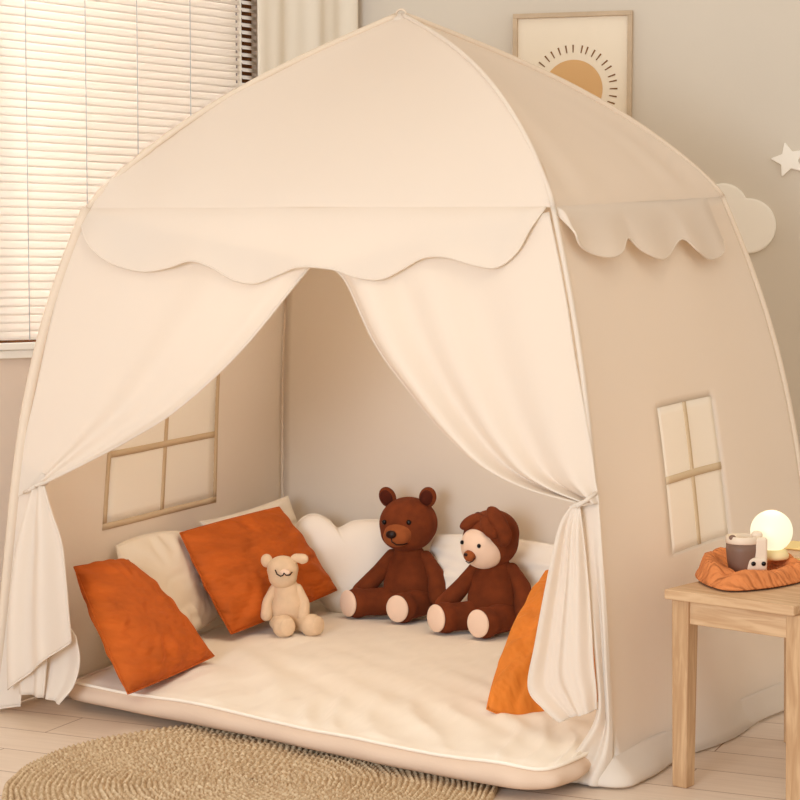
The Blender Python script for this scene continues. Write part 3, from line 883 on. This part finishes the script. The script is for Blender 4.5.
def sub_blob(name, ells, m, parent, Hm, voxel=.005, sm=10):
    o = blob(name, ells, m, parent, voxel, sm)
    me = o.data; me.transform(Hm)
    return o

# -- dark brown bear
P = at_z(408, 616, .088)
root = empty('teddy_bear', tuple(P), 'dark brown plush bear with pale soles, upright ears and bare tan muzzle', 'plush toy', None, (0, 0, radians(14)))
plush(root, body_m=M['bear'], legs={-1: (-.128, -.078, .044, .45), 1: (.020, -.112, .044, .05)})
H = Matrix.Translation((0, .004, .268)) @ Euler((radians(4), radians(-3), radians(-10))).to_matrix().to_4x4() @ Matrix.Scale(1.16, 4)
hd = sub_blob('head', [((0, 0, 0), (.074, .068, .066)), ((0, -.010, -.020), (.068, .060, .048))], M['bear'], root, H)
sub_blob('muzzle', [((0, -.064, -.020), (.036, .030, .027)), ((0, -.050, -.016), (.040, .03, .032))], M['muzzle'], hd, H)
sub_blob('nose', [((0, -.094, -.010), (.014, .009, .010))], M['dark'], hd, H)
tube('mouth', [H @ Vector(p) for p in ((0, -.094, -.018), (0.001, -.094, -.028), (.010, -.089, -.036), (.022, -.080, -.038), (.030, -.068, -.036))], .0018, M['dark'], None, seg=6)
mo = bpy.data.objects['mouth']; mo.parent = hd
for sx in (-1, 1):
    sub_blob('eye', [((sx*.034, -.061, .014), (.0062, .0055, .0065))], M['blackbead'], hd, H)
    er = sub_blob('ear', [((sx*.056, .006, .064), (.023, .011, .027), (0, sx*radians(28), 0))], M['bear'], hd, H)
    er2 = sub_blob('ear_lining', [((sx*.056, -.001, .064), (.017, .009, .020), (0, sx*radians(28), 0))], M['bear_ear'], hd, H)

root.scale = (1.06,)*3

# -- puppy-faced toy with pale face and folded ears
P = at_z(493, 631, .088)
root = empty('teddy_bear', tuple(P), 'brown plush toy with a pale cream face mask and a flopped ear', 'plush toy', None, (0, 0, radians(12)))
plush(root, body_m=M['bear'], legs={-1: (-.112, -.082, .044, .35), 1: (.012, -.114, .044, .0)})
H = Matrix.Translation((-.008, .0, .252)) @ Euler((radians(6), radians(4), radians(-22))).to_matrix().to_4x4() @ Matrix.Scale(1.14, 4)
hd = sub_blob('head', [((0, 0, 0), (.070, .066, .066)), ((.004, .004, .018), (.066, .062, .056))], M['bear'], root, H)
fm = sub_blob('face_patch', [((0, -.030, -.012), (.058, .046, .052)), ((0, -.040, -.004), (.050, .040, .045))], M['sole'], hd, H)
sub_blob('muzzle', [((0, -.078, -.022), (.016, .014, .014))], M['muzzle'], hd, H)
sub_blob('nose', [((-.002, -.090, -.017), (.006, .005, .004))], M['dark'], hd, H)
tube('mouth', [H @ Vector(p) for p in ((-.006, -.086, -.034), (.004, -.088, -.037), (.014, -.084, -.032), (.017, -.080, -.024))], .0015, M['dark'], None, seg=6)
bpy.data.objects['mouth.001'].parent = hd
for sx in (-1, 1):
    sub_blob('eye', [((sx*.026, -.077+.002, .006), (.0048, .0045, .0052))], M['blackbead'], hd, H)
sub_blob('fringe', [((-.030, -.034, .048), (.034, .030, .016), (0, radians(-32), radians(20))), ((.034, -.038, .046), (.036, .028, .018), (0, radians(38), radians(-20)))], M['bear'], hd, H)
sub_blob('ear', [((.048, -.032, .064), (.042, .020, .024), (radians(25), radians(38), radians(-10))), ((.066, -.034, .032), (.026, .014, .034), (radians(10), radians(16), 0))], M['bear'], hd, H)
sub_blob('ear', [((-.054, .014, .034), (.016, .013, .026), (radians(0), radians(20), 0))], M['bear_ear'], hd, H)

root.scale = (1.06,)*3

# -- little beige toy
P = at_z(288, 632, .090)
root = empty('plush_dog', tuple(P), 'small beige plush dog with closed eyes sitting before the orange cushion', 'plush toy', None, (0, 0, radians(26)))
b = M['beige_plush']; K = .64
blob('torso', [((0, 0, .060), (.042, .036, .055)), ((-.003, 0, .095), (.034, .030, .045)), ((-.006, 0, .120), (.027, .026, .03))], b, root, voxel=.004, sm=12)
for sx, foot in ((-1, (.000, -.062, .026)), (1, (.066, -.042, .026))):
    lg = blob('leg', chain((sx*.026, -.004, .026), foot, .021, .022)+[(foot, (.028, .028, .029))], b, root, voxel=.004, sm=8)
    d = Vector(foot)-Vector((sx*.026, -.004, .026)); d.z = 0; d.normalize(); d = (d+Vector((.2, 0, 0))).normalized()
    blob('sole', [(tuple(Vector(foot)+d*.022+Vector((0, 0, .002))), (.021, .007, .023), d.to_track_quat('-Y', 'Z').to_euler())], b, lg)
    blob('arm', chain((sx*.028-.004, 0, .110), (sx*.046-.004, -.006, .075), .013, .014)+chain((sx*.046-.004, -.006, .075), (sx*.046-.004, -.020, .045), .014, .016), b, root, voxel=.004, sm=8)
H = Matrix.Translation((-.012, -.004, .158)) @ Euler((0, radians(-4), radians(-4))).to_matrix().to_4x4()
hd = sub_blob('head', [((0, 0, 0), (.040, .036, .034)), ((.0, -.004, -.018), (.036, .033, .032))], b, root, H, voxel=.004)
sub_blob('muzzle', [((.014, -.034, -.004), (.013, .010, .009))], M['sole'], hd, H)
for k, pts in enumerate(([(-.010, -.035, .004), (-.006, -.038, -.006), (.004, -.040, -.012), (.012, -.044, -.008), (.014, -.045, -.003)], [(.014, -.045, -.003), (.018, -.044, -.009), (.026, -.037, -.010), (.031, -.030, -.004)])):
    t = tube('mouth', [H @ Vector(p) for p in pts], .0016, M['dark'], None, seg=6); t.parent = hd
sub_blob('ear', [((-.040, .004, .022), (.015, .010, .017))], b, hd, H)
sub_blob('ear', [((.036, .002, .026), (.018, .010, .012), (0, radians(-12), 0)), ((.052, -.002, .024), (.018, .011, .014), (0, radians(10), 0))], b, hd, H, voxel=.004)

root.scale = (1.17,)*3
# ------------------------------------------------------------------ table and what stands on it
TZ = .438
F0 = at_z(664, 589, TZ); yawT = radians(-9)
Rt = Matrix.Rotation(yawT, 3, 'Z')
TW = float(np.linalg.norm(at_z(794, 606, TZ)-F0)); TD = .56
F0v = Vector((F0[0], F0[1], 0))
def TP(x, y, z): return F0v+Rt @ Vector((x, y, z))
tb = empty('side_table', tuple(TP(TW/2, TD/2, 0)), 'light oak square side table standing right of the tent', 'table', None, (0, 0, yawT))
print('TABLE', TW, F0v)
def tbox(name, c, s, m, parent=tb, bev=.003):
    bm = bmesh.new(); box_bm(bm, Vector((c[0]-TW/2, c[1]-TD/2, c[2])), s)
    me = bpy.data.meshes.new(name); bm.to_mesh(me); bm.free()
    o = bpy.data.objects.new(name, me); COL.objects.link(o); me.materials.append(m); o.parent = parent
    if bev: q = o.modifiers.new('bevel', 'BEVEL'); q.width = bev; q.segments = 2
    return o
tbox('tabletop', (TW/2, TD/2, TZ-.011), (TW, TD, .022), M['woodx'])
lg_ = .043; ins = .012
for x in (ins+lg_/2, TW-ins-lg_/2+.03):
    for y in (ins+lg_/2, TD-ins-lg_/2):
        bm = bmesh.new(); box_bm(bm, Vector((x-TW/2, y-TD/2, (TZ-.022)/2)), (lg_, lg_, TZ-.022))
        for v in bm.verts:
            if v.co.z < .1:
                v.co.x = lerp(v.co.x, x-TW/2, .16); v.co.y = lerp(v.co.y, y-TD/2, .16)
        me = bpy.data.meshes.new('leg'); bm.to_mesh(me); bm.free()
        o = bpy.data.objects.new('leg', me); COL.objects.link(o); me.materials.append(M['woodz']); o.parent = tb
        q = o.modifiers.new('bevel', 'BEVEL'); q.width = .003; q.segments = 2
az = TZ-.022-.026
tbox('apron', (TW/2+.012, ins+.016, az), (TW-2*ins-2*lg_+.045, .018, .052), M['woodx'])
tbox('apron', (TW/2, TD-ins-.016, az), (TW-2*ins-2*lg_+.045, .018, .052), M['woodx'])
tbox('apron', (ins+.016, TD/2, az), (.018, TD-2*ins-2*lg_, .052), M['woodx'])
tbox('apron', (TW-ins-.012, TD/2, az), (.018, TD-2*ins-2*lg_, .052), M['woodx'])

# cloth heap
def cloth():
    pc = [at_z(x, y, TZ+.004) for x, y in ((696, 577), (722, 590), (762, 589), (800, 582), (812, 574), (790, 568), (752, 558), (712, 561))]
    n = 90; m_ = len(pc); cur = []
    for i in range(n):
        u = i/n*m_; k = int(u); t = u-k; a, b, c, d = (pc[(k+q) % m_] for q in (-1, 0, 1, 2))
        cur.append(.5*((2*b)+(-a+c)*t+(2*a-5*b+4*c-d)*t*t+(-a+3*b-3*c+d)*t**3))
    c = sum(cur)/n; K = 26; verts = []; faces = []
    for k in range(K+1):
        r = k/K
        for i, p in enumerate(cur):
            q = c+(p-c)*r; an = 2*pi*i/n
            amp = smooth(r*1.8-.5)*smooth((1-r)*6+.05)
            z = TZ+.004+.0045*smooth((1-r)*7)+amp*(.013+.013*abs(sin(an*4.5+r*5+2.5*sin(an*2)))+.006*sin(an*5-r*14)+.006*nz(q[0]*40, q[1]*40))
            lft = math.exp(-((i/n-.0)**2)/.010)+math.exp(-((i/n-1)**2)/.010)
            z += .018*lft*amp
            verts.append((q[0], q[1], max(TZ+.003, z)))
    for k in range(K):
        for i in range(n): faces.append((k*n+i, (k+1)*n+i, (k+1)*n+(i+1) % n, k*n+(i+1) % n))
    o = link(mesh_from('folded_cloth', verts, faces), 'folded_cloth', M['clothorange']); add_solid(o, .0025, 1)
    tag(o, 'crumpled orange cotton cloth spread on the oak side table', 'cloth')
    return c
cc = cloth()

# mug
def mug():
    P = at_z(742, 572, TZ+.014); R = .0385*.95; h = .083
    root = empty('mug', tuple(P), 'taupe mug with beige rim and animal-faced handle on the orange cloth', 'mug', None, (0, 0, radians(32)))
    def lt(name, prof, m, par=root): 
        return lathe(name, prof, m, par if par is not None else None, seg=40)
    o = lathe('mug_body', [(.0, 0), (R*.72, 0), (R*.80, .003), (R*.92, h*.3), (R, h*.6), (R, h*.80)], M['mugbody'], None); o.parent = root
    o = lathe('mug_rim', [(R, h*.80), (R*1.03, h*.82), (R*1.03, h*.98), (R*1.0, h), (R*.90, h), (R*.88, h*.9), (0.001, h*.88)], M['mugrim'], None); o.parent = root
    o = lathe('drink', [(R*.86, h*.90), (R*.5, h*.915), (.001, h*.915)], M['tea'], None); o.parent = root
    hx = R*1.02
    hb = boxes('handle', [((hx, -.016, h*.50), (.030, .022, h*.98)), ((hx-.010, -.022, .022), (.046, .022, .030))], M['mugrim'], None, bev=.007); hb.parent = root
    hb.modifiers['bevel'].segments = 4
    for x in (-.016, .007):
        e = blob('eye', [((hx+x-.002, -.0335, .024), (.0052, .004, .0052))], M['blackbead'], hb)
    e = blob('ear_knob', [((-R*.72, -R*.55, h*.98), (.008, .006, .006))], M['mugbody'], root)
    e = blob('ear_knob', [((R*.85, -R*.20, h*1.03), (.013, .010, .010))], M['mugrim'], root)
mug()

# pale book/stack and globe lamp
Pb = at_z(786, 562, TZ)
bk = empty('book', (Pb[0], Pb[1], TZ), 'pale cream closed book lying under the glowing globe lamp', 'book', None, (0, 0, yawT))
def bbox(name, c, s, m, bev=.002):
    o = boxes(name, [(c, s)], m, None, bev=bev); o.parent = bk; return o
bbox('pages', (.035, .05, .022), (.150, .112, .020), M['paper'])
bbox('book_cover', (.035, .05, .034), (.156, .118, .004), M['bookcover'])
bbox('book_cover', (.035, .05, .010), (.156, .118, .004), M['bookcover'])
bbox('spine', (-.043, .05, .022), (.004, .118, .026), M['bookcover'])
Pl = at_depth(771.5, 531, 4.17)
RG = 21*4.17/FPX
print('GLOBE', Pl, RG, 'book', Pb)
lb = empty('globe_lamp', (Pl[0], Pl[1], TZ+.036), 'round white glowing globe lamp on a cream base on the side table', 'lamp')
lz = Pl[2]-RG-(TZ+.036)
o = lathe('lamp_base', [(.036, 0), (.040, .003), (.040, max(.008, lz*.6)), (.034, max(.012, lz+.006)), (.02, max(.013, lz+.007))], M['globe_base'], None); o.parent = lb
o = blob('globe', [((0, 0, Pl[2]-(TZ+.036)), (RG, RG, RG))], M['glow'], lb)
pl = bpy.data.lights.new('globe_light', 'POINT'); pl.energy = .35; pl.color = (1, .78, .48); pl.shadow_soft_size = RG
po = bpy.data.objects.new('globe_light', pl); COL.objects.link(po); po.parent = lb; po.location = (0, 0, Pl[2]-(TZ+.036)+RG*1.3+.0)
